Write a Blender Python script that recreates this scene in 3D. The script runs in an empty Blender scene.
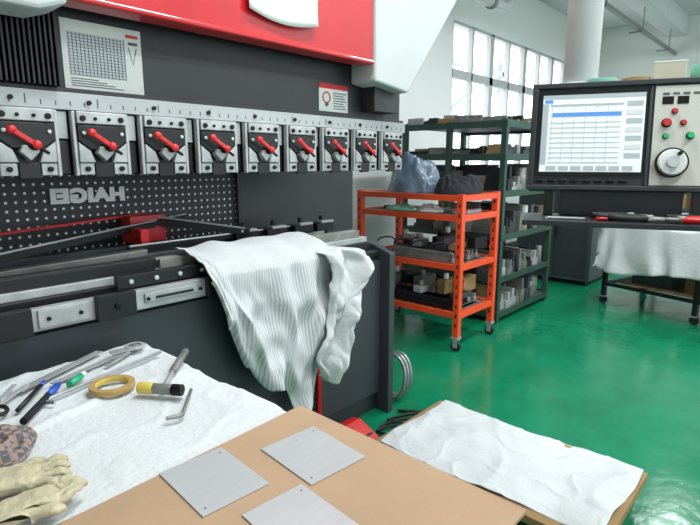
import bpy, bmesh, math, random
from mathutils import Vector, Matrix, noise
random.seed(7)
S=bpy.context.scene
S.view_settings.view_transform='Standard'
# ---------------------------------------------------------------- materials
def mat(name,col,rough=.5,metal=0,var=0,vscale=8,bump=0,bscale=40,emit=0,coat=0,spec=.5,stretch=None):
    m=bpy.data.materials.new(name);m.use_nodes=True
    N=m.node_tree.nodes;L=m.node_tree.links;b=N['Principled BSDF']
    c=tuple(col)+(1,)
    b.inputs['Base Color'].default_value=c
    b.inputs['Roughness'].default_value=rough
    b.inputs['Metallic'].default_value=metal
    b.inputs['Coat Weight'].default_value=coat
    b.inputs['Specular IOR Level'].default_value=spec
    if emit:
        b.inputs['Emission Color'].default_value=c
        b.inputs['Emission Strength'].default_value=emit
    tc=N.new('ShaderNodeTexCoord');src=tc.outputs['Object']
    if stretch:
        mp=N.new('ShaderNodeMapping');mp.inputs['Scale'].default_value=stretch;L.new(src,mp.inputs['Vector']);src=mp.outputs['Vector']
    n=N.new('ShaderNodeTexNoise');n.inputs['Scale'].default_value=vscale;n.inputs['Detail'].default_value=5
    L.new(src,n.inputs['Vector'])
    r=N.new('ShaderNodeValToRGB')
    r.color_ramp.elements[0].position=.3;r.color_ramp.elements[1].position=.7
    r.color_ramp.elements[0].color=tuple(max(0,x*(1-var)) for x in col)+(1,)
    r.color_ramp.elements[1].color=tuple(min(1,x*(1+var*.5)) for x in col)+(1,)
    L.new(n.outputs['Fac'],r.inputs['Fac']);L.new(r.outputs['Color'],b.inputs['Base Color'])
    if bump:
        n2=N.new('ShaderNodeTexNoise');n2.inputs['Scale'].default_value=bscale;n2.inputs['Detail'].default_value=4
        L.new(src,n2.inputs['Vector'])
        bp=N.new('ShaderNodeBump');bp.inputs['Strength'].default_value=bump;bp.inputs['Distance'].default_value=.01
        L.new(n2.outputs['Fac'],bp.inputs['Height']);L.new(bp.outputs['Normal'],b.inputs['Normal'])
    return m
def g(h):
    h=h.lstrip('#');o=[]
    for i in (0,2,4):
        x=int(h[i:i+2],16)/255;o.append(x/12.92 if x<=.04045 else ((x+.055)/1.055)**2.4)
    return o
M={}
M['wall']=mat('wall_paint',g('eceeec'),.8,var=.03,vscale=1.5)
M['ceil']=mat('ceiling_paint',g('dde0e0'),.8,var=.05)
M['black']=mat('black_powder_coat',g('292b2f'),.45,var=.1,bump=.08,bscale=400)
M['bed']=mat('charcoal_coat',g('34383d'),.5,var=.1,bump=.08,bscale=300)
M['dark']=mat('dark_interior',g('1a1c1f'),.5,var=.1)
M['red']=mat('red_paint',g('b80f1c'),.35,var=.06,coat=.3)
M['lever']=mat('red_plastic',g('c81c1e'),.35)
M['grey']=mat('light_grey_paint',g('b9bdbd'),.5,var=.03)
M['steel']=mat('machined_steel',g('acaeae'),.38,metal=.3,var=.22,vscale=15)
M['bright']=mat('ground_steel',g('c0c3c5'),.3,metal=.35,var=.05,vscale=14,stretch=(1,9,1))
M['oldsteel']=mat('worn_steel',g('8a8a86'),.45,metal=.5,var=.35,vscale=12)
M['blk']=mat('black_oxide_steel',g('1e1f21'),.4,metal=.3)
M['bolt']=mat('dark_bolt',g('101010'),.4,metal=.5)
M['orange']=mat('orange_paint',g('e8502a'),.4,var=.08)
M['green']=mat('dark_green_paint',g('2b463d'),.45,var=.2)
M['white']=mat('white_cotton',g('cdcfd1'),.9,var=.09,vscale=3,bump=.35,bscale=60)
M['towel']=mat('crumpled_cotton',g('cbcdce'),.9,var=.12,vscale=6,bump=.5,bscale=35)
M['paper']=mat('white_paper',g('dadcd9'),.7,var=.03)
M['letter']=mat('white_lettering',g('fafafa'),.5)
M['ink']=mat('printed_ink',g('55585a'),.7)
M['inkred']=mat('printed_red',g('c02020'),.6)
M['card']=mat('cardboard',g('a88a6e'),.75,var=.10,vscale=5,bump=.06,bscale=90)
M['cardd']=mat('cardboard_side',g('98794f'),.8,var=.15,vscale=9)
M['wood']=mat('pallet_wood',g('8d6f4c'),.8,var=.25,vscale=12)
M['tan']=mat('masking_tape',g('a88a55'),.6)
M['yel']=mat('yellow_core',g('c8b050'),.5)
M['blue']=mat('blue_plastic',g('2050b0'),.4)
M['gpl']=mat('green_plastic',g('20a070'),.4)
M['mint']=mat('green_tape',g('79b8a0'),.5)
M['tarp']=mat('blue_grey_plastic_bag',g('6c7f95'),.18,var=.45,vscale=9,bump=.8,bscale=18,coat=.6)
M['navy']=mat('navy_fabric',g('10131b'),.85,var=.3,bump=.5,bscale=25)
M['glove']=mat('beige_cotton_glove',g('b5ab8f'),.9,var=.18,vscale=14,bump=.5,bscale=60)
M['tube']=mat('added_lamp_tube',(1,1,1),.5,emit=6)
M['btng']=mat('green_button',g('20b060'),.4)
M['panelw']=mat('panel_face',g('c2c0b8'),.45)
M['frame']=mat('window_frame',g('c2c5c4'),.4,metal=.1)
M['ext']=mat('exterior_steel',g('b5bbbb'),.7)
M['extw']=mat('exterior_wall',g('e0e0dc'),.8)
M['rubber']=mat('black_rubber',g('151515'),.6)
M['cable']=mat('grey_conduit',g('8d9290'),.35,metal=.6)
M['cream']=mat('cream_box',g('c9c3b0'),.6,var=.05)
M['skinw']=mat('cabinet_grey',g('464c50'),.5,var=.1)
M['bluerow']=mat('screen_blue',g('4f86cc'),.4,emit=.4)
M['scr']=mat('screen_white',g('d9dedf'),.3,emit=.35)
M['scrg']=mat('screen_grey',g('a3abb0'),.4,emit=.25)
def floor_mat():
    m=mat('green_epoxy',g('128a5c'),.12,var=.0)
    N=m.node_tree.nodes;L=m.node_tree.links;b=N['Principled BSDF']
    for l in list(b.inputs['Base Color'].links):L.remove(l)
    tc=N.new('ShaderNodeTexCoord')
    n=N.new('ShaderNodeTexNoise');n.inputs['Scale'].default_value=3;n.inputs['Detail'].default_value=9;n.inputs['Roughness'].default_value=.7
    L.new(tc.outputs['Object'],n.inputs['Vector'])
    r=N.new('ShaderNodeValToRGB');r.color_ramp.elements[0].position=.3;r.color_ramp.elements[1].position=.75
    r.color_ramp.elements[0].color=tuple(g('0c6c48'))+(1,);r.color_ramp.elements[1].color=tuple(g('168460'))+(1,)
    L.new(n.outputs['Fac'],r.inputs['Fac']);L.new(r.outputs['Color'],b.inputs['Base Color'])
    r2=N.new('ShaderNodeMapRange');r2.inputs['To Min'].default_value=.06;r2.inputs['To Max'].default_value=.28
    n2=N.new('ShaderNodeTexNoise');n2.inputs['Scale'].default_value=4;n2.inputs['Detail'].default_value=6
    L.new(tc.outputs['Object'],n2.inputs['Vector']);L.new(n2.outputs['Fac'],r2.inputs['Value']);L.new(r2.outputs['Result'],b.inputs['Roughness'])
    n3=N.new('ShaderNodeTexNoise');n3.inputs['Scale'].default_value=11;n3.inputs['Detail'].default_value=4
    L.new(tc.outputs['Object'],n3.inputs['Vector'])
    bp=N.new('ShaderNodeBump');bp.inputs['Strength'].default_value=.2;bp.inputs['Distance'].default_value=.01
    L.new(n3.outputs['Fac'],bp.inputs['Height']);L.new(bp.outputs['Normal'],b.inputs['Normal'])
    return m
M['floor']=floor_mat()
def dots_mat():
    m=mat('perforated_panel',g('2b2e33'),.5)
    N=m.node_tree.nodes;L=m.node_tree.links;b=N['Principled BSDF']
    for l in list(b.inputs['Base Color'].links):L.remove(l)
    tc=N.new('ShaderNodeTexCoord');sx=N.new('ShaderNodeSeparateXYZ');L.new(tc.outputs['Object'],sx.inputs[0])
    def mm(op,a,bv=None):
        n=N.new('ShaderNodeMath');n.operation=op
        for i,x in enumerate((a,bv)):
            if x is None: continue
            if isinstance(x,(int,float)): n.inputs[i].default_value=x
            else: L.new(x,n.inputs[i])
        return n.outputs[0]
    fx=mm('SUBTRACT',mm('FRACT',mm('MULTIPLY',sx.outputs['X'],26)),.5)
    fz=mm('SUBTRACT',mm('FRACT',mm('MULTIPLY',sx.outputs['Z'],26)),.5)
    d=mm('SQRT',mm('ADD',mm('MULTIPLY',fx,fx),mm('MULTIPLY',fz,fz)))
    k=mm('LESS_THAN',d,.16)
    mx=N.new('ShaderNodeMix');mx.data_type='RGBA'
    L.new(k,mx.inputs[0]);mx.inputs[6].default_value=tuple(g('2b2e33'))+(1,);mx.inputs[7].default_value=tuple(g('eff2f4'))+(1,)
    L.new(mx.outputs[2],b.inputs['Base Color'])
    return m
M['dots']=dots_mat()
def stripe_mat(name,c1,c2,scale,axis='X',rough=.9,check=False):
    m=mat(name,c1,rough)
    N=m.node_tree.nodes;L=m.node_tree.links;b=N['Principled BSDF']
    for l in list(b.inputs['Base Color'].links):L.remove(l)
    tc=N.new('ShaderNodeTexCoord')
    if check:
        w=N.new('ShaderNodeTexChecker');w.inputs['Scale'].default_value=scale
        L.new(tc.outputs['Object'],w.inputs['Vector'])
        w.inputs[1].default_value=tuple(c1)+(1,);w.inputs[2].default_value=tuple(c2)+(1,)
        L.new(w.outputs['Color'],b.inputs['Base Color'])
    else:
        w=N.new('ShaderNodeTexWave');w.bands_direction=axis;w.inputs['Scale'].default_value=scale;w.inputs['Distortion'].default_value=.8;w.inputs['Detail'].default_value=2
        L.new(tc.outputs['UV'],w.inputs['Vector'])
        r=N.new('ShaderNodeValToRGB');r.color_ramp.elements[0].color=tuple(c2)+(1,);r.color_ramp.elements[1].color=tuple(c1)+(1,)
        r.color_ramp.elements[0].position=.1;r.color_ramp.elements[1].position=.5
        L.new(w.outputs['Fac'],r.inputs['Fac']);L.new(r.outputs['Color'],b.inputs['Base Color'])
        bp=N.new('ShaderNodeBump');bp.inputs['Strength'].default_value=.25;bp.inputs['Distance'].default_value=.003
        L.new(w.outputs['Fac'],bp.inputs['Height']);L.new(bp.outputs['Normal'],b.inputs['Normal'])
    return m
M['stripe']=stripe_mat('ribbed_towel',g('c6c8c9'),g('a9acaf'),17)
M['plaid']=stripe_mat('plaid_cotton',g('8f7871'),g('55565a'),70,check=True)
M['tick']=mat('scale_strip',g('a4a7a8'),.4,metal=.2,var=.08)
# ---------------------------------------------------------------- builder
class B:
    def __init__(s,name,parent=None):
        s.bm=bmesh.new();s.uv=s.bm.loops.layers.uv.new('UVMap');s.name=name;s.mats=[];s.parent=parent
    def mi(s,k):
        if k not in s.mats:s.mats.append(k)
        return s.mats.index(k)
    def _tag(s,verts,k,smooth=False):
        i=s.mi(k);fs=set()
        for v in verts:
            for f in v.link_faces:fs.add(f)
        for f in fs:
            f.material_index=i;f.smooth=smooth
    def box(s,c,d,k,rot=None,top=None):
        r=bmesh.ops.create_cube(s.bm,size=1)
        mt=Matrix.Translation(c)@(rot.to_4x4() if rot else Matrix.Identity(4))@Matrix.Diagonal((d[0],d[1],d[2],1))
        if top:
            for v in r['verts']:
                if v.co.z>0:v.co.x*=top[0];v.co.y*=top[1]
        bmesh.ops.transform(s.bm,matrix=mt,verts=r['verts']);s._tag(r['verts'],k);return s
    def bb(s,x0,x1,y0,y1,z0,z1,k):
        return s.box(((x0+x1)/2,(y0+y1)/2,(z0+z1)/2),(abs(x1-x0),abs(y1-y0),abs(z1-z0)),k)
    def bar(s,p,q,w,h,k):
        p=Vector(p);q=Vector(q);d=q-p
        return s.box((p+q)/2,(d.length,w,h),k,Matrix.Rotation(math.atan2(d.y,d.x),3,'Z')@Matrix.Rotation(-math.asin(d.z/d.length),3,'Y'))
    def cyl(s,p1,p2,r,k,seg=20,r2=None):
        p1=Vector(p1);p2=Vector(p2);d=p2-p1
        res=bmesh.ops.create_cone(s.bm,cap_ends=True,segments=seg,radius1=r,radius2=r if r2 is None else r2,depth=d.length)
        q=Vector((0,0,1)).rotation_difference(d.normalized())
        bmesh.ops.transform(s.bm,matrix=Matrix.Translation((p1+p2)/2)@q.to_matrix().to_4x4(),verts=res['verts'])
        s._tag(res['verts'],k)
        for v in res['verts']:
            for f in v.link_faces:
                if len(f.verts)==4:f.smooth=True
        return s
    def sph(s,c,r,k,sc=(1,1,1)):
        res=bmesh.ops.create_uvsphere(s.bm,u_segments=16,v_segments=10,radius=r)
        bmesh.ops.transform(s.bm,matrix=Matrix.Translation(c)@Matrix.Diagonal((*sc,1)),verts=res['verts']);s._tag(res['verts'],k,True);return s
    def prism(s,pts,ax,lo,hi,k):
        def mk(p,v):
            l=list(p);l.insert(ax,v);return s.bm.verts.new(l)
        a=[mk(p,lo) for p in pts];b=[mk(p,hi) for p in pts];i=s.mi(k);fs=[]
        fs.append(s.bm.faces.new(a));fs.append(s.bm.faces.new(b[::-1]))
        n=len(pts)
        for j in range(n):fs.append(s.bm.faces.new([a[j],b[j],b[(j+1)%n],a[(j+1)%n]][::-1]))
        for f in fs:f.material_index=i
        bmesh.ops.recalc_face_normals(s.bm,faces=fs);return s
    def tube(s,pts,r,k,seg=8,closed=False):
        pts=[Vector(p) for p in pts];n=len(pts);rings=[];i=s.mi(k)
        up=Vector((0,0,1))
        for j,p in enumerate(pts):
            if closed:t=pts[(j+1)%n]-pts[j-1]
            else:t=pts[min(j+1,n-1)]-pts[max(j-1,0)]
            t.normalize();a=t.cross(up)
            if a.length<.05:a=t.cross(Vector((1,0,0)))
            a.normalize();b=a.cross(t)
            rings.append([s.bm.verts.new(p+r*(math.cos(q)*a+math.sin(q)*b)) for q in [2*math.pi*m/seg for m in range(seg)]])
        for j in range(n if closed else n-1):
            A=rings[j];C=rings[(j+1)%n]
            for m in range(seg):
                f=s.bm.faces.new([A[m],A[(m+1)%seg],C[(m+1)%seg],C[m]]);f.material_index=i;f.smooth=True
        if not closed:
            for R_ in (rings[0],rings[-1]):
                f=s.bm.faces.new(R_);f.material_index=i
        return s
    def ring(s,c,R1,R0,h,k,kin=None,seg=40,ax='z'):
        i=s.mi(k);i2=s.mi(kin or k);V=[]
        for m in range(seg):
            q=2*math.pi*m/seg;row=[]
            for (r,z) in ((R1,0),(R1,h),(R0,h),(R0,0)):
                p=(r*math.cos(q),r*math.sin(q),z) if ax=='z' else (z,r*math.cos(q),r*math.sin(q)) if ax=='x' else (r*math.cos(q),z,r*math.sin(q))
                row.append(s.bm.verts.new(Vector(c)+Vector(p)))
            V.append(row)
        for m in range(seg):
            A=V[m];C=V[(m+1)%seg]
            for e in range(4):
                f=s.bm.faces.new([A[e],C[e],C[(e+1)%4],A[(e+1)%4]]);f.material_index=i2 if e==2 else i;f.smooth=e in(0,2)
        return s
    def grid(s,fn,nu,nv,k):
        i=s.mi(k);V=[[s.bm.verts.new(fn(a/nu,b/nv)) for b in range(nv+1)] for a in range(nu+1)]
        for a in range(nu):
            for b in range(nv):
                f=s.bm.faces.new([V[a][b],V[a+1][b],V[a+1][b+1],V[a][b+1]]);f.material_index=i;f.smooth=True
                for lp,(x,y) in zip(f.loops,((a,b),(a+1,b),(a+1,b+1),(a,b+1))):lp[s.uv].uv=(x/nu,y/nv)
        return s
    def heap(s,cx,cy,z,rx,ry,h,k,seed=0,n=48,rot=0,fold=1):
        def fn(u,v):
            a=2*u-1;c=2*v-1
            x=a*math.sqrt(1-c*c/2);y=c*math.sqrt(1-a*a/2);r=math.hypot(x,y);q=math.atan2(y,x)
            w=1+.22*noise.noise(Vector((math.cos(q)*1.3+seed,math.sin(q)*1.3,seed)))
            wx=x+.35*noise.noise(Vector((x*1.5,y*1.5,seed)));wy=y+.35*noise.noise(Vector((x*1.5+9,y*1.5,seed)))
            rid=1-abs(noise.noise(Vector((wx*2.6+seed,wy*2.6,1))))*2
            nn=noise.noise(Vector((x*1.3+seed,y*1.3,seed*1.7)))
            hh=h*(max(0,1-r**3)**.6)*(.62+.35*nn+.30*fold*(rid-.5))
            if r>=.999:hh=0
            X=x*rx*w;Y=y*ry*w
            return Vector((cx+X*math.cos(rot)-Y*math.sin(rot),cy+X*math.sin(rot)+Y*math.cos(rot),z+max(hh,0)+.002))
        return s.grid(fn,n,n,k)
    def done(s,bevel=0,matrix=None,solid=0,sub=0):
        me=bpy.data.meshes.new(s.name);s.bm.to_mesh(me);s.bm.free()
        o=bpy.data.objects.new(s.name,me);S.collection.objects.link(o)
        for k in s.mats:me.materials.append(M[k])
        if matrix:o.matrix_world=matrix
        if s.parent:
            o.parent=s.parent
        if solid:
            m=o.modifiers.new('s','SOLIDIFY');m.thickness=solid;m.offset=1
        if bevel:
            m=o.modifiers.new('b','BEVEL');m.width=bevel;m.segments=2;m.limit_method='ANGLE';m.angle_limit=.7
        if sub:
            m=o.modifiers.new('u','SUBSURF');m.levels=sub;m.render_levels=sub
        return o
def empty(name):
    e=bpy.data.objects.new(name,None);S.collection.objects.link(e);return e
def text(t,loc,rot,size,k,name,parent,sx=1,ext=.0015,bold=0):
    c=bpy.data.curves.new(name,'FONT');c.body=t;c.size=size;c.extrude=ext;c.offset=bold;c.space_character=1.08
    o=bpy.data.objects.new(name,c);S.collection.objects.link(o);o.location=loc;o.rotation_euler=rot;o.scale=(sx,1,1)
    c.materials.append(M[k]);o.parent=parent;return o
RZ=lambda a:Matrix.Rotation(a,3,'Z')
RY=lambda a:Matrix.Rotation(a,3,'Y')
RX=lambda a:Matrix.Rotation(a,3,'X')
# ---------------------------------------------------------------- room
B('floor').bb(-4,12,-5,4,-.1,0,'floor').done()
WX0,WX1,WZ0,WZ1=6.5,11.2,1.2,3.4
b=B('wall_back')
b.bb(-4,WX0,4,4.25,0,4.2,'wall').bb(WX1,12.25,4,4.25,0,4.2,'wall').bb(WX0,WX1,4,4.25,0,WZ0,'wall').bb(WX0,WX1,4,4.25,WZ1,4.2,'wall')
b.done()
B('wall_right').bb(12,12.25,-5,4,0,4.2,'wall').done()
B('wall_left').bb(-4.25,-4,-5.25,4.25,0,4.2,'wall').done()
b=B('wall_front')
b.bb(-4,12.25,-5.25,-5,0,.9,'wall').bb(-4,12.25,-5.25,-5,3.7,4.2,'wall').bb(-4,-3.2,-5.25,-5,.9,3.7,'wall').bb(11.4,12.25,-5.25,-5,.9,3.7,'wall').bb(3.8,4.2,-5.25,-5,.9,3.7,'wall')
b.done()
B('ceiling').bb(-4.25,12.25,-5.25,4.25,4.2,4.4,'ceil').done()
b=B('window_1')
for z,t in ((WZ0,.035),(2.72,.06),(WZ1,.035)):b.bb(WX0,WX1,4.02,4.1,z-t,z+t,'frame')
n=8
for i in range(n+1):
    x=WX0+(WX1-WX0)*i/n;w=.055 if i%2==0 else .022
    b.bb(x-w,x+w,4.02,4.1,WZ0,WZ1,'frame')
b.done(.005)
for nm,xa,xb in(('added_window_2',-3.2,3.8),('added_window_3',4.2,11.4)):  # unseen windows behind the camera, added to let in soft light
    b=B(nm)
    for z in(.93,2.6,3.67):b.bb(xa,xb,-5.15,-5.08,z-.03,z+.03,'frame')
    for i in range(6):
        x=xa+.03+(xb-xa-.06)*i/5;b.bb(x-.03,x+.03,-5.15,-5.08,.9,3.7,'frame')
    b.done()
b=B('trim_1')
b.bb(WX0-.1,WX1+.1,3.93,4.0,WZ0-.08,WZ0-.035,'grey');b.done(.005)
B('baseboard_back').bb(-4,11.98,3.975,4.0,0,.12,'green').done()
b=B('ceiling_beam')
b.bb(-4,12,2.3,2.6,3.85,4.2,'ceil').done(.01)
b=B('ceiling_beam');b.bb(-4,12,.2,.5,3.85,4.2,'ceil');b.done(.01)
b=B('ceiling_pipe')
pp=[(5.2,3.2,3.36),(6.1,3.2,3.36),(6.35,3.2,3.37),(6.47,3.2,3.42),(6.55,3.2,3.55),(6.56,3.2,4.2)]
b.tube(pp,.06,'frame',16)
b.ring((6.0,3.2,3.36),.08,.05,.05,'cable',ax='x',seg=20)
b.cyl((5.6,3.2,3.4),(5.6,3.2,4.2),.012,'cable',8);b.done()
b=B('ceiling_conduit')
b.tube([(6.8,2.45,4.2),(6.8,2.45,3.62),(6.84,2.45,3.57),(6.95,2.45,3.54),(11.95,2.45,3.54)],.035,'cable',12)
b.tube([(6.95,2.55,3.60),(11.95,2.55,3.60)],.02,'rubber',10)
for x in(7.6,9.4,11.2):b.bb(x,x+.02,2.40,2.60,3.49,3.51,'cable');b.bb(x,x+.02,2.40,2.41,3.5,3.85,'cable')
b.done()
b=B('ceiling_pipe')
b.tube([(11.9,1.5,3.6),(8.6,1.5,3.6),(8.4,1.5,3.66),(8.35,1.5,3.8),(8.35,1.5,4.2)],.05,'cable',14);b.cyl((10.5,1.5,3.6),(10.5,1.5,4.2),.012,'cable',8);b.done()
b=B('exterior_staircase')
b.bb(9,9.15,6,6.15,-.1,4,'ext');b.bb(12,12.15,6,6.15,-.1,4,'ext')
for k in range(2):
    b.box((10.4,6.1,2.4+.5*k),(4.2,.06,.12),'ext',RY(-.5))
b.bb(8,17,6.0,6.1,3.5,3.6,'ext')
b.done()
B('exterior_ground').bb(-6,26,4.3,16,-.2,-.1,'extw').done()
for i,(x,y) in enumerate(((1.5,-.8),(4.5,.95),(7.2,.95),(1.5,.95),(4.5,-1.5),(7.8,-1.5))):  # out-of-view ceiling lamps, added to brighten the interior
    b=B('added_fluorescent_lamp');b.bb(x-.65,x+.65,y-.09,y+.09,3.62,3.68,'grey');b.cyl((x-.6,y-.04,3.6),(x+.6,y-.04,3.6),.014,'tube');b.cyl((x-.6,y+.04,3.6),(x+.6,y+.04,3.6),.014,'tube')
    b.cyl((x-.5,y,3.68),(x-.5,y,4.2),.006,'bed',8);b.cyl((x+.5,y,3.68),(x+.5,y,4.2),.006,'bed',8);b.done()
    l=bpy.data.lights.new('added_lamp_light','AREA');l.shape='RECTANGLE';l.size=1.2;l.size_y=.2;l.energy=60;l.color=(.94,.99,1)
    o=bpy.data.objects.new('added_lamp_light',l);S.collection.objects.link(o);o.location=(x,y,3.57)
# ---------------------------------------------------------------- press brake
PB=empty('press_brake')
b=B('lower_bed',PB)
b.bb(-.6,2.33,1.9,2.12,.0,.96,'bed')
b.bb(-.6,2.33,1.87,1.9,.12,.94,'bed')
b.bb(-.6,2.33,1.88,2.14,.96,1.0,'blk')
b.prism([(1.80,0),(3.3,0),(3.3,1.0),(1.93,1.03),(1.80,.985)],0,2.33,2.38,'bed')
b.bb(1.79,1.815,1.845,1.87,.03,.93,'red')
b.done(.006)
b=B('side_frames',PB)
for xa,xb in((2.45,2.62),(-.6,-.43)):
    b.prism([(2.14,0),(3.4,0),(3.4,3.2),(2.14,3.2),(2.14,1.85),(2.95,1.8),(3.0,1.0),(2.14,.96)],0,xa,xb,'black')
b.bb(-.4,2.45,2.55,2.59,.3,1.0,'dark')
b.done(.01)
b=B('rear_guard_panel',PB)
b.bb(-.4,1.88,2.62,2.64,1.0,1.9,'dots');b.bb(1.89,2.44,2.60,2.64,1.0,1.9,'bed');b.bb(2.63,2.9,2.60,2.64,1.0,1.9,'bed');b.bb(2.44,2.63,2.60,2.64,1.02,1.78,'bed');b.bb(1.865,1.89,2.59,2.619,1.0,1.9,'black');b.done()
text('HAIGEI',(1.19,2.605,1.318),(math.pi/2,0,0),.086,'letter','maker_lettering',PB,sx=-1.2,bold=.006)
b=B('ram',PB)
b.bb(-.6,2.66,2.0,2.12,1.70,3.0,'black')
b.bb(-.6,2.66,1.97,2.0,1.737,1.75,'black')
b.bb(-.6,2.66,1.955,1.999,1.677,1.735,'tick')
b.bb(-.6,2.66,1.99,2.06,1.60,1.699,'blk')
for i in range(60):
    x=-.1+i*.046;b.bb(x,x+.004,1.953,1.956,1.69,1.705 if i%5 else 1.72,'ink')
for i in range(9):
    x=.45+i*.2413;b.cyl((x+.1,1.945,1.705),(x+.1,1.957,1.705),.008,'bolt',10)
b.bb(2.3,2.52,1.9,2.0,1.78,1.93,'black')
b.done(.003)
b=B('front_cover',PB)
b.bb(.68,2.2,1.83,1.92,2.0,3.0,'red')
b.bb(.68,2.2,1.818,1.835,2.0,2.02,'red')
b.done(.006)
b=B('cylinder_cover_right',PB)
b.prism([(2.21,1.92),(2.50,1.885),(2.99,2.47),(2.99,3.1),(2.21,3.1)],1,1.82,1.998,'grey')
b.done(.012)
b=B('cylinder_cover_left',PB)
b.prism([(.0,1.94),(.6,1.94),(.68,1.97),(.68,3.1),(.0,3.1)],1,1.76,1.925,'grey');b.done(.012)
b=B('bellows',PB)
for i in range(16):
    x=.46+i*.0155;b.bb(x,x+.008,1.93,1.999,1.75,1.99,'blk')
b.done(.002)
b=B('bend_table_sticker',PB);b.bb(.735,1.02,1.996,1.9995,1.755,1.985,'paper')
b.bb(.755,.955,1.9945,1.996,1.80,1.945,'scrg')
for i in range(14):b.bb(.757,.953,1.9935,1.9945,1.803+i*.0103,1.8045+i*.0103,'ink')
for i in range(16):b.bb(.757+i*.013,.7585+i*.013,1.9925,1.9935,1.802,1.943,'ink')
b.bb(.97,1.005,1.9945,1.996,1.93,1.94,'ink');b.bb(.962,1.008,1.9945,1.996,1.955,1.965,'inkred')
for i in range(4):b.bb(.756,.94-.03*i,1.9945,1.996,1.765+i*.008,1.768+i*.008,'ink')
b.tube([(.97,1.995,1.92),(.985,1.995,1.86),(1.0,1.995,1.92)],.0015,'ink',6)
b.done()
b=B('safety_sticker',PB);b.bb(1.965,2.185,1.996,1.9995,1.765,1.905,'paper');b.bb(1.965,2.185,1.9945,1.9965,1.88,1.905,'inkred')
b.ring((2.02,1.994,1.835),.03,.023,.002,'inkred',ax='y',seg=24)
for i in range(7):b.bb(2.07,2.17-.01*(i%3),1.9945,1.9965,1.78+i*.013,1.785+i*.013,'ink')
b.cyl((2.02,1.99,1.80),(2.02,1.997,1.80),.01,'ink',12)
b.done()
b=B('hanging_paper',PB)
def fp(u,v):
    return Vector((1.40+.36*u+.02*v*(u-.5),1.80+.006*math.sin(u*5)+ .004*math.sin(v*9),2.6-.47*v-.05*v*abs(math.sin(u*2.2+.4))))
b.grid(fp,20,16,'paper').done(solid=.002)
for i in range(-3,8):
    c=.82+i*.2413
    b=B('punch_holder',PB)
    b.bb(c-.098,c+.098,1.96,2.03,1.455,1.675,'blk')
    b.bb(c-.098,c-.086,1.935,1.96,1.455,1.673,'steel');b.bb(c+.086,c+.098,1.935,1.96,1.455,1.673,'steel')
    b.bb(c-.084,c+.084,1.925,1.958,1.632,1.673,'steel')
    b.prism([(c-.084,1.575),(c-.084,1.628),(c+.084,1.628),(c+.084,1.575),(c+.045,1.545),(c-.045,1.545)],1,1.928,1.958,'blk')
    for sx in(-1,1):
        b.prism([(c+sx*.084,1.50),(c+sx*.084,1.57),(c+sx*.045,1.54),(c+sx*.03,1.50)],1,1.93,1.957,'steel')
        b.cyl((c+sx*.066,1.917,1.65),(c+sx*.066,1.93,1.65),.010,'bolt',12)
        b.cyl((c+sx*.024,1.917,1.65),(c+sx*.024,1.93,1.65),.006,'bolt',12)
        b.cyl((c+sx*.066,1.92,1.60),(c+sx*.066,1.93,1.60),.007,'bright',12)
        b.cyl((c+sx*.06,1.922,1.478),(c+sx*.06,1.936,1.478),.009,'bolt',12)
    b.prism([(c-.03,1.535),(c,1.505),(c+.03,1.535),(c+.02,1.555),(c-.02,1.555)],1,1.912,1.945,'steel')
    b.bb(c-.084,c-.035,1.935,1.957,1.457,1.497,'steel');b.bb(c+.035,c+.084,1.935,1.957,1.457,1.497,'steel')
    b.bb(c-.032,c+.032,1.935,1.957,1.447,1.50,'blk')
    b.cyl((c+.012,1.90,1.556),(c+.012,1.93,1.556),.018,'bolt',16)
    b.box((c-.018,1.892,1.577),(.085,.014,.016),'lever',RY(.6),top=(.96,1))
    b.sph((c-.052,1.892,1.601),.014,'lever',(1.1,.7,1));b.sph((c+.014,1.888,1.556),.015,'lever',(1,.6,1))
    b.box((c+.035,1.90,1.54),(.04,.012,.010),'bolt',RY(.6))
    b.bb(c+.1,c+.139,1.965,1.999,1.58,1.672,'steel')
    b.bb(c+.1,c+.139,1.97,1.999,1.46,1.575,'blk')
    b.done(.003)
b=B('backgauge',PB)
b.bb(-.4,1.9,2.36,2.42,1.07,1.12,'bed');b.bb(-.4,2.3,2.3,2.33,1.05,1.08,'steel')
b.bb(1.12,1.30,2.42,2.52,1.12,1.25,'red');b.bb(1.10,1.14,2.28,2.44,1.13,1.2,'lever')
b.bar((.2,2.12,1.13),(1.45,2.50,1.215),.035,.03,'blk');b.bar((.2,2.10,1.15),(1.45,2.48,1.235),.012,.008,'steel')
b.bar((.3,2.42,1.20),(1.22,2.50,1.25),.012,.012,'lever')
b.bar((1.22,2.47,1.22),(1.62,2.16,1.15),.05,.03,'blk');b.bar((1.25,2.44,1.24),(1.6,2.17,1.17),.02,.008,'steel')
b.bar((1.0,2.20,1.13),(2.0,2.24,1.13),.03,.025,'blk');b.bar((1.0,2.19,1.145),(2.0,2.23,1.145),.014,.008,'bright')
b.bar((.45,2.22,1.09),(1.05,2.14,1.12),.05,.03,'oldsteel')
for x in(1.55,1.75,1.95,2.12):
    b.bb(x,x+.14,2.18,2.28,1.10,1.15,'blk');b.bb(x+.02,x+.12,2.16,2.2,1.15,1.165,'steel');b.cyl((x+.07,2.22,1.15),(x+.07,2.22,1.19),.012,'bolt',12)
b.bb(-.4,1.3,2.2,2.24,1.0,1.06,'bed')
b.done(.003)
b=B('die_rail',PB)
b.bb(-.6,2.3,1.93,2.06,1.001,1.045,'blk')
b.bb(-.6,2.3,1.95,2.04,1.045,1.075,'steel')
b.prism([(1.965,1.075),(2.03,1.075),(2.03,1.12),(2.0,1.12),(1.9925,1.11),(1.985,1.12),(1.965,1.12)],0,-.6,1.0,'blk')
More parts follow.
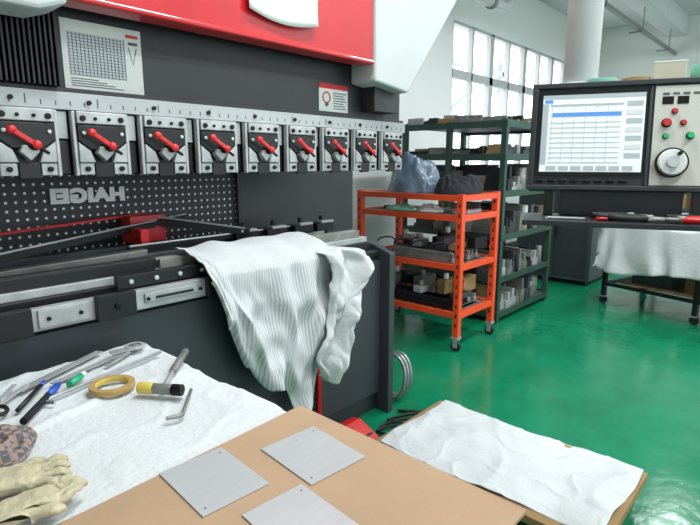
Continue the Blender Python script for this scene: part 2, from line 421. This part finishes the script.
b.prism([(1.965,1.075),(2.03,1.075),(2.03,1.115),(2.0,1.115),(1.9925,1.105),(1.985,1.115),(1.965,1.115)],0,1.02,2.25,'oldsteel')
b.bb(-.6,1.7,1.835,1.869,.96,1.035,'steel')
for x0,x1 in((-.2,.50),(.70,.84),(1.14,1.22)):
    b.bb(x0,x1,1.81,1.84,.955,1.045,'blk');b.cyl(((x0+x1)/2,1.80,1.0),((x0+x1)/2,1.815,1.0),.012,'bolt',12)
b.bb(.52,.68,1.825,1.84,.97,1.03,'steel');b.bb(.88,1.1,1.825,1.835,.985,1.02,'steel');b.bb(.92,1.08,1.82,1.83,.995,1.005,'blk')
for x in(.55,.65,.89,1.11):b.cyl((x,1.815,1.0),(x,1.826,1.0),.007,'bolt',10)
b.bb(.8,1.27,1.87,1.90,1.04,1.09,'blk')
for x in(.85,.95,1.05,1.15):b.cyl((x,1.86,1.065),(x,1.872,1.065),.009,'bright',12)
b.done(.003)
# ---------------------------------------------------------------- draped towels
def interp(s,P):
    for (a,x),(c,y) in zip(P,P[1:]):
        if s<=c:
            t=(s-a)/(c-a);t=t*t*(3-2*t);return x+(y-x)*t
    return P[-1][1]
DL=[(0,.07),(.09,.28),(.22,.47),(.36,.60),(.50,.62),(.64,.82),(.74,.80),(.82,.60),(1,.5)]
def fd(u,v):
    X0=1.12+.70*u
    L_=interp(u,DL);T_=.22;tot=T_+L_
    d=v*tot
    if d<T_:
        y=2.02-d;z=1.135-.05*(d/T_)**2;f=0
    else:
        e=d-T_;f=e
        y=1.80-.03*min(1,e/.05);z=1.085-e
    amp=.028*min(1,f*5)
    ph=u*17+3.2*noise.noise(Vector((u*3,v*2,0)))
    k=min(1,f*4)
    y-=amp*(1+math.sin(ph))+ .08*k*noise.noise(Vector((u*4,v*3.2,3)))+.035*k*noise.noise(Vector((u*11,v*8,5)))
    X=X0+ .06*f*(1-u)*.9 + .03*f*math.sin(v*9+u*7)
    z+= .014*noise.noise(Vector((u*6,v*6,9)))+.01
    return Vector((X,min(y,2.03),z))
DC=empty('draped_towel')
B('striped_towel',DC).grid(fd,130,100,'stripe').done(solid=.004)
def fe(u,v):
    X=1.70+.33*u+.03*math.sin(v*5)
    L_=interp(u,[(0,.60),(.3,.66),(.6,.5),(1,.30)])
    d=v*(L_+.2)
    bul=math.sin(math.pi*min(1,u))*.11
    zt=1.075+.03*math.sin(u*3.1)-.06*u
    if d<.2:y=1.98-d-bul*d*4*.6;z=zt
    else:
        e=d-.2;y=1.77-bul*.6-.02*min(1,e*8);z=zt-e
    nz=noise.noise(Vector((u*2.5,v*3,5)))
    k=min(1,d*4)
    y-=.032*k*(1+math.sin(u*15+5*nz))+.07*k*noise.noise(Vector((u*3.3,v*5,2)))+.04*k*abs(noise.noise(Vector((u*7,v*9,12))))
    X+=.05*k*noise.noise(Vector((u*2,v*4,22)))+.10*math.sin(math.pi*min(1,v*1.25))*u*.5-(v**1.5)*u*.16
    return Vector((X,y,z+.02*noise.noise(Vector((u*5,v*5,1)))))
B('white_towel',DC).grid(fe,80,90,'towel').done(solid=.004)
# ---------------------------------------------------------------- work table
WT=empty('work_table')
b=B('frame',WT)
b.bb(-.7,.80,.40,1.72,.80,.845,'wood')
for x in(-.66,.72):
    for y in(.44,1.64):b.bb(x,x+.05,y,y+.05,0,.80,'bed')
b.bb(-.66,.77,.45,.48,.25,.29,'bed');b.bb(-.66,.77,1.65,1.68,.25,.29,'bed');b.bb(.73,.76,.45,1.68,.25,.29,'bed')
b.done(.004)
def wr(x,y):
    z=.005*noise.noise(Vector((x*4,y*4,0)))
    q=noise.noise(Vector((x*2.2+.5*noise.noise(Vector((x*2,y*2,3))),y*2.2,7)))
    z+=.006*max(0,1-abs(q)*9)+.0035*max(0,1-abs(noise.noise(Vector((x*5,y*5,17))))*10)
    return z
def tc_(u,v):
    x=-.76+1.65*u;y=.78+1.02*v
    z=.866+wr(x,y)*(1 if y>.98 else .0)
    ex=x-.815-.012*math.sin(y*13)
    if ex>0:x-=ex*.85;z-=ex*1.2
    ey=y-1.74-.01*math.sin(x*11)
    if ey>0:y-=ey*.8;z-=ey*1.2
    return Vector((x,y,z))
B('table_cloth',WT).grid(tc_,170,110,'white').done(solid=.002)
b=B('cardboard_sheet',WT)
b.prism([(-.7,.33),(.845,.33),(.85,.945),(.3,.925),(-.7,.93)],2,.869,.877,'card');b.done(.001)
TZ=.878
def plate(cx,cy,sx,sy,rot):
    b=B('sheet_metal_plate');b.box((cx,cy,TZ+.0012),(sx,sy,.0022),'bright',RZ(rot))
    for q in((-.4,-.4),(.4,.4)):
        v=RZ(rot)@Vector((q[0]*sx,q[1]*sy,0));b.cyl((cx+v.x,cy+v.y,TZ+.002),(cx+v.x,cy+v.y,TZ+.0027),.002,'bolt',10)
    b.done()
plate(.513,.834,.143,.183,-.07);plate(.711,.754,.148,.178,-.09);plate(.545,.61,.135,.17,-.08)
TC=.8785
b=B('masking_tape_roll');b.ring((.565,1.41,TC),.060,.043,.016,'tan','yel');b.done(.0015)
b=B('masking_tape_roll');b.ring((.30,1.69,TC+.002),.055,.042,.018,'mint','paper');b.done(.0015)
b=B('mallet')
b.cyl((.60,1.325,TC+.016),(.625,1.29,TC+.016),.016,'yel');b.cyl((.625,1.29,TC+.016),(.655,1.245,TC+.016),.0145,'oldsteel');b.cyl((.655,1.245,TC+.016),(.672,1.22,TC+.016),.016,'bolt')
b.cyl((.64,1.268,TC+.016),(.72,1.36,TC+.014),.007,'steel');b.cyl((.72,1.36,TC+.014),(.84,1.49,TC+.012),.011,'oldsteel',r2=.012);b.done(.002)
b=B('hex_key');b.tube([(.57,1.125,TC+.006),(.60,1.112,TC+.006),(.61,1.115,TC+.006),(.618,1.125,TC+.006),(.70,1.225,TC+.006)],.005,'oldsteel',6);b.done()
b=B('long_hex_key');b.tube([(.42,1.42,TC+.006),(.405,1.44,TC+.006),(.41,1.453,TC+.006),(.42,1.457,TC+.006),(.79,1.56,TC+.006)],.005,'steel',6);b.done()
def ruler(p,q,w,name='steel_ruler'):
    p=Vector(p);q=Vector(q);d=q-p;b=B(name);a=math.atan2(d.y,d.x)
    b.box(((p.x+q.x)/2,(p.y+q.y)/2,TC+.003),(d.length,w,.003),'steel',RZ(a))
    for i in range(int(d.length/.01)):
        c=p+d*(i*.01/d.length)+Vector((-math.sin(a),math.cos(a)))*w*.38;b.box((c.x,c.y,TC+.005),(.001,w*.2,.0006),'ink',RZ(a))
    b.done()
ruler((.38,1.575),(.66,1.725),.026);ruler((.46,1.56),(.80,1.69),.018)
b=B('angle_gauge')
b.box((.72,1.66,TC+.009),(.10,.035,.005),'steel',RZ(-.1));b.ring((.755,1.67,TC+.006),.032,.02,.008,'bright','oldsteel');b.cyl((.755,1.67,TC),(.755,1.67,TC+.016),.008,'oldsteel')
b.box((.67,1.61,TC+.004),(.12,.014,.004),'steel',RZ(.55));b.done(.001)
b=B('scissors')
b.tube([(.27+.022*math.cos(q),1.50+.03*math.sin(q),TC+.007) for q in [i*2*math.pi/20 for i in range(20)]],.0055,'rubber',8,True)
b.tube([(.305+.02*math.cos(q),1.475+.03*math.sin(q),TC+.007) for q in [i*2*math.pi/20 for i in range(20)]],.0055,'rubber',8,True)
b.box((.36,1.555,TC+.006),(.13,.014,.003),'bright',RZ(.75));b.box((.345,1.565,TC+.009),(.13,.013,.003),'bright',RZ(.95));b.cyl((.32,1.525,TC+.003),(.32,1.525,TC+.013),.006,'oldsteel');b.done()
b=B('marker_pen');b.cyl((.33,1.36,TC+.009),(.42,1.47,TC+.009),.009,'navy');b.cyl((.42,1.47,TC+.009),(.46,1.52,TC+.009),.0095,'blue');b.cyl((.46,1.52,TC+.009),(.475,1.538,TC+.009),.006,'blue',r2=.003);b.done()
b=B('highlighter_pen');b.cyl((.485,1.50,TC+.01),(.53,1.54,TC+.01),.010,'gpl');b.cyl((.53,1.54,TC+.01),(.545,1.553,TC+.01),.008,'paper');b.done()
b=B('ballpoint_pen');b.cyl((.34,1.44,TC+.007),(.43,1.56,TC+.007),.006,'blk');b.cyl((.43,1.56,TC+.007),(.445,1.58,TC+.007),.0065,'blue');b.done()
wt=bpy.data.textures.new('crumple','CLOUDS');wt.noise_scale=.035
def glove(name,k,loc,rz,sc,mirror=1,curl=0):
    me=bpy.data.meshes.new(name)
    vs=[(-.06,0,0,.045),(0,0,0,.038),(.06,0,.006,.044),(.09,0,.004,.042)];es=[(0,1),(1,2),(2,3)]
    for j,(y,l) in enumerate(((-.036,.055),(-.012,.072),(.012,.068),(.034,.05))):
        i=len(vs);off=curl*(j-1.5)*.006
        vs+= [(.10,y,.004,.015),(.10+l*.5,y*1.05+off,.016+.005*(j%2),.0145),(.10+l*.85,y*1.05+off*2.5,.0-.004*(j%2),.0125)]
        es+= [(3,i),(i,i+1),(i+1,i+2)]
    i=len(vs);vs+=[(.04,.045*mirror,.0,.018),(.072,.064*mirror,.006,.016),(.10,.066*mirror,0,.013)];es+=[(1,i),(i,i+1),(i+1,i+2)]
    me.from_pydata([v[:3] for v in vs],es,[]);o=bpy.data.objects.new(name,me);S.collection.objects.link(o)
    me.materials.append(M[k])
    o.modifiers.new('skin','SKIN')
    for j,v in enumerate(vs):
        me.skin_vertices[0].data[j].radius=(v[3],v[3]*(.5 if j<4 else .9))
    me.skin_vertices[0].data[0].use_root=True
    m=o.modifiers.new('s','SUBSURF');m.levels=3;m.render_levels=3
    m=o.modifiers.new('d','DISPLACE');m.texture=wt;m.strength=.014;m.mid_level=.5
    o.location=loc;o.rotation_euler=(0,0,rz);o.scale=(sc,sc,sc*.75);return o
glove('work_glove','glove',(.20,1.10,.899),-.45,.85,1,1)
glove('work_glove','glove',(.20,.985,.899),-.05,.78,-1,-1)
b=B('plaid_rag');b.heap(.25,1.28,TC-.002,.085,.095,.05,'plaid',3,60,-.3,1.3);b.done()
# ---------------------------------------------------------------- floor pallet with cover
FP=empty('covered_pallet')
b=B('pallet_boards',FP)
for y in(.50,.96,1.40):b.bb(1.84,2.43,y-.04,y+.04,0,.10,'wood')
for i in range(6):
    x=1.82+i*.105;b.bb(x,x+.08,.44,1.46,.10,.12,'wood')
b.bb(1.79,2.42,.42,1.49,.12,.155,'cardd')
b.done(.003)
def fc(u,v):
    x=1.825+.59*u+.012*math.sin(v*7);y=.44+1.02*v+.01*math.sin(u*6)
    z=.166+.014*noise.noise(Vector((x*4,y*4,1)))+.007*noise.noise(Vector((x*11,y*11,2)))+1.3*wr(x+3,y)
    e=max(0,.05-min(u*.63,(1-u)*.63,v,(1-v)));z-=e*.12
    return Vector((x,y,z))
B('dust_sheet',FP).grid(fc,100,150,'white').done(solid=.003)
# ---------------------------------------------------------------- foot pedal, cable, conduit coil
b=B('foot_pedal')
b.prism([(1.62,0),(1.82,0),(1.82,.09),(1.76,.10),(1.64,.05),(1.62,.03)],0,1.90,2.03,'lever')
b.bb(1.915,2.015,1.65,1.75,.04,.06,'blk');b.done(.008)
b=B('pedal_cable')
pts=[]
for i in range(120):
    t=i/119;q=t*18
    pts.append((2.10+.40*t+.10*math.sin(q),1.62+.08*math.cos(q*1.1)+.06*t,.014+.004*math.sin(q*2)))
b.tube(pts,.008,'rubber',8);b.done()
b=B('conduit_coil')
for k in range(3):
    b.tube([(2.50+.03*k+.02*math.sin(q),1.90+.10*math.cos(q),.155+.14*math.sin(q)) for q in [i*2*math.pi/28 for i in range(28)]],.011,'cable',10,True)
b.done()
# ---------------------------------------------------------------- orange rack
OR=empty('orange_tool_rack')
X0,X1,Y0,Y1=3.52,4.14,2.03,3.10
b=B('frame',OR)
for x in(X0,X1-.05):
    for y in(Y0,Y1-.05):
        b.bb(x,x+.05,y,y+.05,.12,1.26,'orange')
        for z in [.2+.08*i for i in range(13)]:b.bb(x-.001,x+.0005,y+.018,y+.032,z,z+.03,'blk')
lev=[1.205,1.05,.66,.27]
for z in lev:
    for y in(Y0+.003,Y1-.043):b.bb(X0+.05,X1-.05,y,y+.04,z,z+.045,'orange')
    for x in(X0+.003,X1-.043):b.bb(x,x+.04,Y0+.05,Y1-.05,z,z+.045,'orange')
b.done(.003)
b=B('shelf_grids',OR)
for z in(1.235,1.08,.69,.30):
    for i in range(12):
        y=Y0+.06+i*.08;b.bb(X0+.045,X1-.045,y,y+.02,z,z+.012,'oldsteel')
    b.bb(X0+.1,X0+.12,Y0+.05,Y1-.05,z+.001,z+.01,'steel');b.bb(X1-.12,X1-.1,Y0+.05,Y1-.05,z+.001,z+.01,'steel')
b.done()
b=B('castors',OR)
for x in(X0+.025,X1-.025):
    for y in(Y0+.025,Y1-.025):
        b.cyl((x-.014,y,.04),(x+.014,y,.04),.04,'rubber',20);b.cyl((x-.018,y,.04),(x+.018,y,.04),.018,'lever',14)
        b.bb(x-.022,x-.017,y-.02,y+.02,.03,.10,'steel');b.bb(x+.017,x+.022,y-.02,y+.02,.03,.10,'steel');b.bb(x-.03,x+.03,y-.03,y+.03,.10,.12,'steel')
b.done(.001)
def diebar(b,x,y,z,L_,w,h,k,alongY=True):
    if alongY:b.bb(x,x+w,y,y+L_,z,z+h*.5,k);b.bb(x+w*.3,x+w*.7,y,y+L_,z+h*.5,z+h,k)
    else:b.bb(x,x+L_,y,y+w,z,z+h*.5,k);b.bb(x,x+L_,y+w*.3,y+w*.7,z+h*.5,z+h,k)
b=B('stored_tooling',OR)
for z,n in((.704,7),(.314,7)):
    for i in range(n):
        diebar(b,X0+.06+i*.07,Y0+.08+random.random()*.1,z,.55+random.random()*.30,.05,.04+random.random()*.05,random.choice(['oldsteel','blk','steel','dark','steel']))
for z in (.79,.40):
    for i in range(9):
        x=X0+.07+random.random()*.3;y=Y0+.1+i*.09;k=random.choice(['blk','oldsteel','bed','dark','steel','cardd']);h=.04+random.random()*.10
        b.box((x+.08,y,z+h/2),(.16+random.random()*.1,.08,h),k,RZ(random.random()*.6-.3))
        if random.random()<.5:b.cyl((x+.05,y,z+h),(x+.05,y,z+h+.05),.022,random.choice(['oldsteel','blk','paper']),14)
for i in range(7):
    y=Y0+.1+i*.13;b.box((X0+.2+.15*random.random(),y,1.105),(.25,.04,.03),random.choice(['blk','oldsteel','steel','dark']),RZ(random.random()-.5))
b.tube([(X0+.06+.05*math.sin(i*.7),Y0+.15+i*.02,.80+.06*abs(math.sin(i*.35))) for i in range(36)],.008,'rubber',6)
b.done(.003)
b=B('plastic_wrapped_bundle');b.heap(3.80,2.68,1.248,.20,.24,.38,'tarp',2.3,70,.2,1.3);b.done()
b=B('folded_jacket');b.heap(3.84,2.24,1.25,.24,.17,.20,'navy',9.3,60,0,.8);b.done()
b=B('rag',OR);b.heap(3.64,2.70,1.10,.08,.16,.06,'mint',8,40);b.heap(3.66,2.42,1.10,.08,.12,.07,'paper',5,40);b.done()
# ---------------------------------------------------------------- green rack
GR=empty('green_storage_rack')
X0,X1,Y0,Y1=4.42,5.62,2.14,3.28
b=B('frame',GR)
for x in(X0,X1-.05):
    for y in(Y0,Y1-.05,(Y0+Y1)/2):
        b.bb(x,x+.05,y,y+.006,0,1.88,'green');b.bb(x,x+.006,y+.006,y+.05,0,1.88,'green')
L6=[.08,.42,.82,1.22,1.55,1.84]
for z in L6:
    b.bb(X0+.001,X1,Y0+.001,Y1,z,z+.012,'skinw')
    b.bb(X0,X1,Y0-.004,Y0,z-.03,z+.03,'green');b.bb(X0-.004,X0,Y0,Y1,z-.03,z+.03,'green');b.bb(X1,X1+.004,Y0,Y1,z-.03,z+.03,'green')
b.done(.001)
b=B('stored_tooling',GR)
for z in L6:
    hm=.08 if z>1.5 else .2
    x=X0+.03
    while x<X1-.16:
        w=.05+random.random()*.08;y=Y0+.02+random.random()*.03
        while y<Y1-.2:
            l=.10+random.random()*.25;l=min(l,Y1-.03-y)
            k=random.choice(['oldsteel','blk','steel','dark','oldsteel','cardd','bed','oldsteel'])
            h=hm*(.4+random.random()*.9)
            if random.random()<.15:b.cyl((x+w/2,y+w/2,z+.013),(x+w/2,y+w/2,z+.013+h),w*.45,k,16)
            else:diebar(b,x,y,z+.013,l,w,h,k)
            y+=l+.012
        x+=w+.01
b.done(.003)
# ---------------------------------------------------------------- background
b=B('control_cabinet')
b.bb(6.55,7.3,2.0,2.95,.06,1.24,'skinw');b.bb(6.6,7.25,2.05,2.9,0,.06,'blk');b.bb(6.53,7.32,1.98,2.97,1.24,1.27,'bed')
b.bb(6.54,6.55,2.04,2.46,.1,1.2,'bed');b.bb(6.54,6.55,2.49,2.91,.1,1.2,'bed');b.bb(6.52,6.54,2.42,2.44,.6,.75,'blk')
b.done(.006)
b=B('workshop_bench')
b.bb(8.0,8.8,.2,3.4,.85,.9,'bed')
for x in(8.03,8.72):
    for y in(.25,1.7,3.3):b.bb(x,x+.05,y,y+.05,0,.85,'bed')
b.bb(8.05,8.75,.3,3.3,.2,.22,'bed')
for i in range(6):
    y=.35+i*.5;h=.2+.3*random.random();b.bb(8.1,8.6,y,y+.35,.9,.9+h,random.choice(['grey','skinw','cardd','steel']));b.bb(8.08,8.1,y+.05,y+.3,.93,.85+h,'bed')
b.done(.004)
CT=empty('covered_table')
mt=Matrix.Translation((5.62,.85,0))@Matrix.Rotation(math.radians(-16.5),4,'Z')
b=B('frame',CT)
for x in(.04,.82):
    for y in(-1.0,-.1,.82):
        b.bb(x,x+.045,y,y+.045,.08,.78,'blk');b.cyl((x+.005,y+.022,.04),(x+.04,y+.022,.04),.04,'rubber',16);b.bb(x,x+.045,y,y+.045,.07,.09,'steel')
for z in(.2,.74):
    b.bb(.04,.08,-1,.86,z,z+.035,'blk');b.bb(.82,.86,-1,.86,z,z+.035,'blk')
    for y in(-1,-.1,.82):b.bb(.04,.86,y,y+.035,z,z+.035,'blk')
b.bb(.02,.88,-1.02,.88,.78,.81,'wood')
b.bb(.1,.8,-.9,.7,.235,.26,'wood');b.bb(.2,.6,-.4,.1,.26,.45,'cardd');b.bb(.15,.5,.2,.6,.26,.4,'bed')
o=b.done(.003);o.matrix_world=mt
def cc(u,v):
    y=-1.06+1.98*u;hang=.46+.04*math.sin(u*9)
    tot=hang+.92+.1;d=v*tot
    w=.03*math.sin(u*42+4*noise.noise(Vector((u*5,v*3,0))))
    if d<hang:x=-.03+w*(1-d/hang)-.05*(1-d/hang);z=.87-(hang-d)
    elif d<hang+.92:x=-.03+(d-hang);z=.87+.02*noise.noise(Vector((x*5,y*5,0)))+.12*max(0,noise.noise(Vector((x*3,y*3,6))))
    else:x=.90;z=.87-(d-hang-.92)
    if u>.955:
        e=(u-.955)*1.98;y=.83+.06+ .01*math.sin(v*30);z-=e*3.5;z=max(z,.42)
    return Vector((x,y,z))
b=B('dust_sheet',CT);b.grid(cc,110,70,'towel');o=b.done(solid=.004);o.matrix_world=mt
# ---------------------------------------------------------------- control pendant
CP=empty('control_panel')
ang=math.atan2(-.925,.38)
base=Matrix.Translation((1.69,.73,1.415))@Matrix.Rotation(ang,4,'Z')
tilt=base@Matrix.Rotation(math.radians(-9),4,'X')
b=B('housing',CP)
b.bb(0,.58,0,.09,0,.335,'black')
b.bb(-.006,.586,-.012,-.0005,-.004,.012,'black');b.bb(-.006,.586,-.012,-.0005,.322,.339,'black');b.bb(-.006,.012,-.0115,-.0005,.012,.322,'black');b.bb(.572,.586,-.0115,-.0005,.012,.322,'black')
b.bb(.335,.345,-.006,-.0005,.013,.321,'bed')
b.bb(.06,.5,.09,.16,.05,.28,'bed')
for i in range(8):b.bb(.02+.035*i,.045+.035*i,-.008,-.001,.022,.03,'bolt')
o=b.done(.004);o.matrix_world=tilt
b=B('screen',CP)
x0,x1,z0,z1=.028,.325,.055,.30
b.bb(x0-.008,x1+.006,-.006,0,z0-.01,z1+.008,'blk')
b.bb(x0,x1,-.009,-.006,z0,z1,'scr')
def sr(a,c,e,f_,k):b.bb(x0+(x1-x0)*a,x0+(x1-x0)*c,-.0105,-.009,z0+(z1-z0)*e,z0+(z1-z0)*f_,k)
sr(0,1,.955,1,'scrg');sr(.02,.1,.9,.94,'bluerow')
sr(.1,.78,.72,.77,'bluerow');sr(.08,.8,.86,.88,'scrg')
for i in range(9):sr(.08,.78,.64-.065*i,.645-.065*i,'scrg')
for i in range(6):b.bb(x0+(x1-x0)*(.1+.11*i),x0+(x1-x0)*(.103+.11*i),-.0112,-.0105,z0+.03,z0+(z1-z0)*.86,'scrg')
for i in range(7):sr(.83,.98,.84-.11*i,.90-.11*i,'paper' if i%2 else 'scrg')
for i in range(7):sr(.07+.125*i,.17+.125*i,.02,.075,'scrg')
sr(0,.06,.1,.89,'scrg')
o=b.done();o.matrix_world=tilt
b=B('button_plate',CP)
b.bb(.350,.505,-.006,0,.015,.318,'panelw')
def btn(x,z,r,k,h=.012,k2='bolt'):
    b.cyl((x,-.006,z),(x,-.009,z),r*1.3,k2,20);b.cyl((x,-.009,z),(x,-.009-h,z),r,k,20)
btn(.385,.205,.011,'inkred');btn(.405,.24,.007,'inkred',.006);btn(.43,.205,.007,'inkred',.006);btn(.45,.165,.009,'btng');btn(.385,.165,.007,'btng',.006)
b.bb(.37,.40,-.008,-.006,.262,.285,'bolt');b.bb(.41,.44,-.008,-.006,.262,.285,'bolt')
for i in range(4):b.bb(.37+.027*i,.388+.027*i,-.0075,-.006,.29,.297,'ink')
b.cyl((.405,-.006,.083),(.405,-.022,.083),.045,'bolt',36);b.cyl((.405,-.022,.083),(.405,-.034,.083),.040,'paper',36,r2=.037);b.cyl((.405,-.034,.083),(.405,-.045,.083),.018,'grey',24)
b.cyl((.42,-.034,.107),(.42,-.05,.107),.006,'bolt',12)
b.bb(.515,.545,-.008,0,.25,.30,'orange');b.bb(.515,.545,-.008,0,.2,.235,'paper')
btn(.535,.10,.014,'inkred')
o=b.done(.0015);o.matrix_world=tilt
b=B('tray',CP)
TB=-.088
b.bb(-.01,.62,-.17,.10,TB-.012,TB,'black');b.bb(-.01,.62,-.176,-.17,TB-.014,TB+.002,'black')
b.bb(.05,.08,.03,.06,TB,.01,'black');b.bb(.48,.51,.03,.06,TB,.01,'black');b.bb(.1,.46,.05,.055,TB,.0,'bed')
o=b.done(.002);o.matrix_world=base
b=B('support_pole',CP)
p=base@Vector((.14,.16,0))
b.cyl((p.x,p.y,1.62),(p.x,p.y,4.2),.055,'grey',28);b.cyl((p.x,p.y,1.73),(p.x,p.y,1.76),.075,'grey',28);b.cyl((p.x,p.y,4.15),(p.x,p.y,4.2),.12,'grey',28)
b.done(.004)
def pliers(lx,ly,a,k,name='pliers'):
    b=B(name,CP)
    for s_ in(-1,1):
        b.tube([(0,0,.010),(-.03,s_*.018,.012),(-.07,s_*.024,.012),(-.11,s_*.016,.012)],.010,k,8)
        b.tube([(-.005,-s_*.006,.010),(.02,-s_*.007,.010),(.05,-s_*.003,.010)],.008,'oldsteel',6)
    b.cyl((0,0,0),(0,0,.022),.012,'oldsteel',14)
    p=base@Vector((lx,ly,TB+.001))
    o=b.done();o.matrix_world=Matrix.Translation(p)@Matrix.Rotation(ang+a,4,'Z')
pliers(.34,-.12,0,'rubber');pliers(.42,-.13,2.9,'lever');pliers(.50,-.08,.2,'rubber');pliers(.30,-.06,.3,'rubber')
b=B('allen_wrench',CP);b.tube([(.06,-.14,TB+.005),(.06,-.11,TB+.005),(.065,-.105,TB+.005),(.17,-.11,TB+.005)],.004,'steel',6)
b.cyl((.20,-.12,TB+.006),(.26,-.10,TB+.006),.006,'lever');o=b.done();o.matrix_world=base
def ontop(x,y):
    return tilt@Vector((x,y,.34))
b=B('tape_rolls_on_panel',CP)
p=ontop(.20,.05);b.ring((p.x,p.y,p.z),.045,.03,.022,'mint','paper')
p=ontop(.30,.05);b.ring((p.x,p.y,p.z),.042,.03,.02,'cardd','paper')
p=ontop(.49,.05);b.ring((p.x,p.y,p.z),.04,.03,.05,'mint','paper');b.done(.001)
p=ontop(.39,.05);b=B('small_box',CP);b.box((p.x,p.y,p.z+.03),(.06,.09,.06),'cream',RZ(.3));b.box((p.x,p.y,p.z+.061),(.062,.092,.004),'paper',RZ(.3));b.done(.003)
# ---------------------------------------------------------------- world, camera
w=bpy.data.worlds.new('World');S.world=w;w.use_nodes=True
w.node_tree.nodes['Background'].inputs[0].default_value=(.90,.96,1,1);w.node_tree.nodes['Background'].inputs[1].default_value=3.1
cam=bpy.data.cameras.new('Camera');co=bpy.data.objects.new('Camera',cam);S.collection.objects.link(co);S.camera=co
cam.sensor_width=36;cam.lens=520/700*36;cam.clip_start=.02
co.location=(0,0,1.5)
co.rotation_euler=(math.pi/2-math.atan(100/520),0,math.atan(480/530)-math.pi/2)
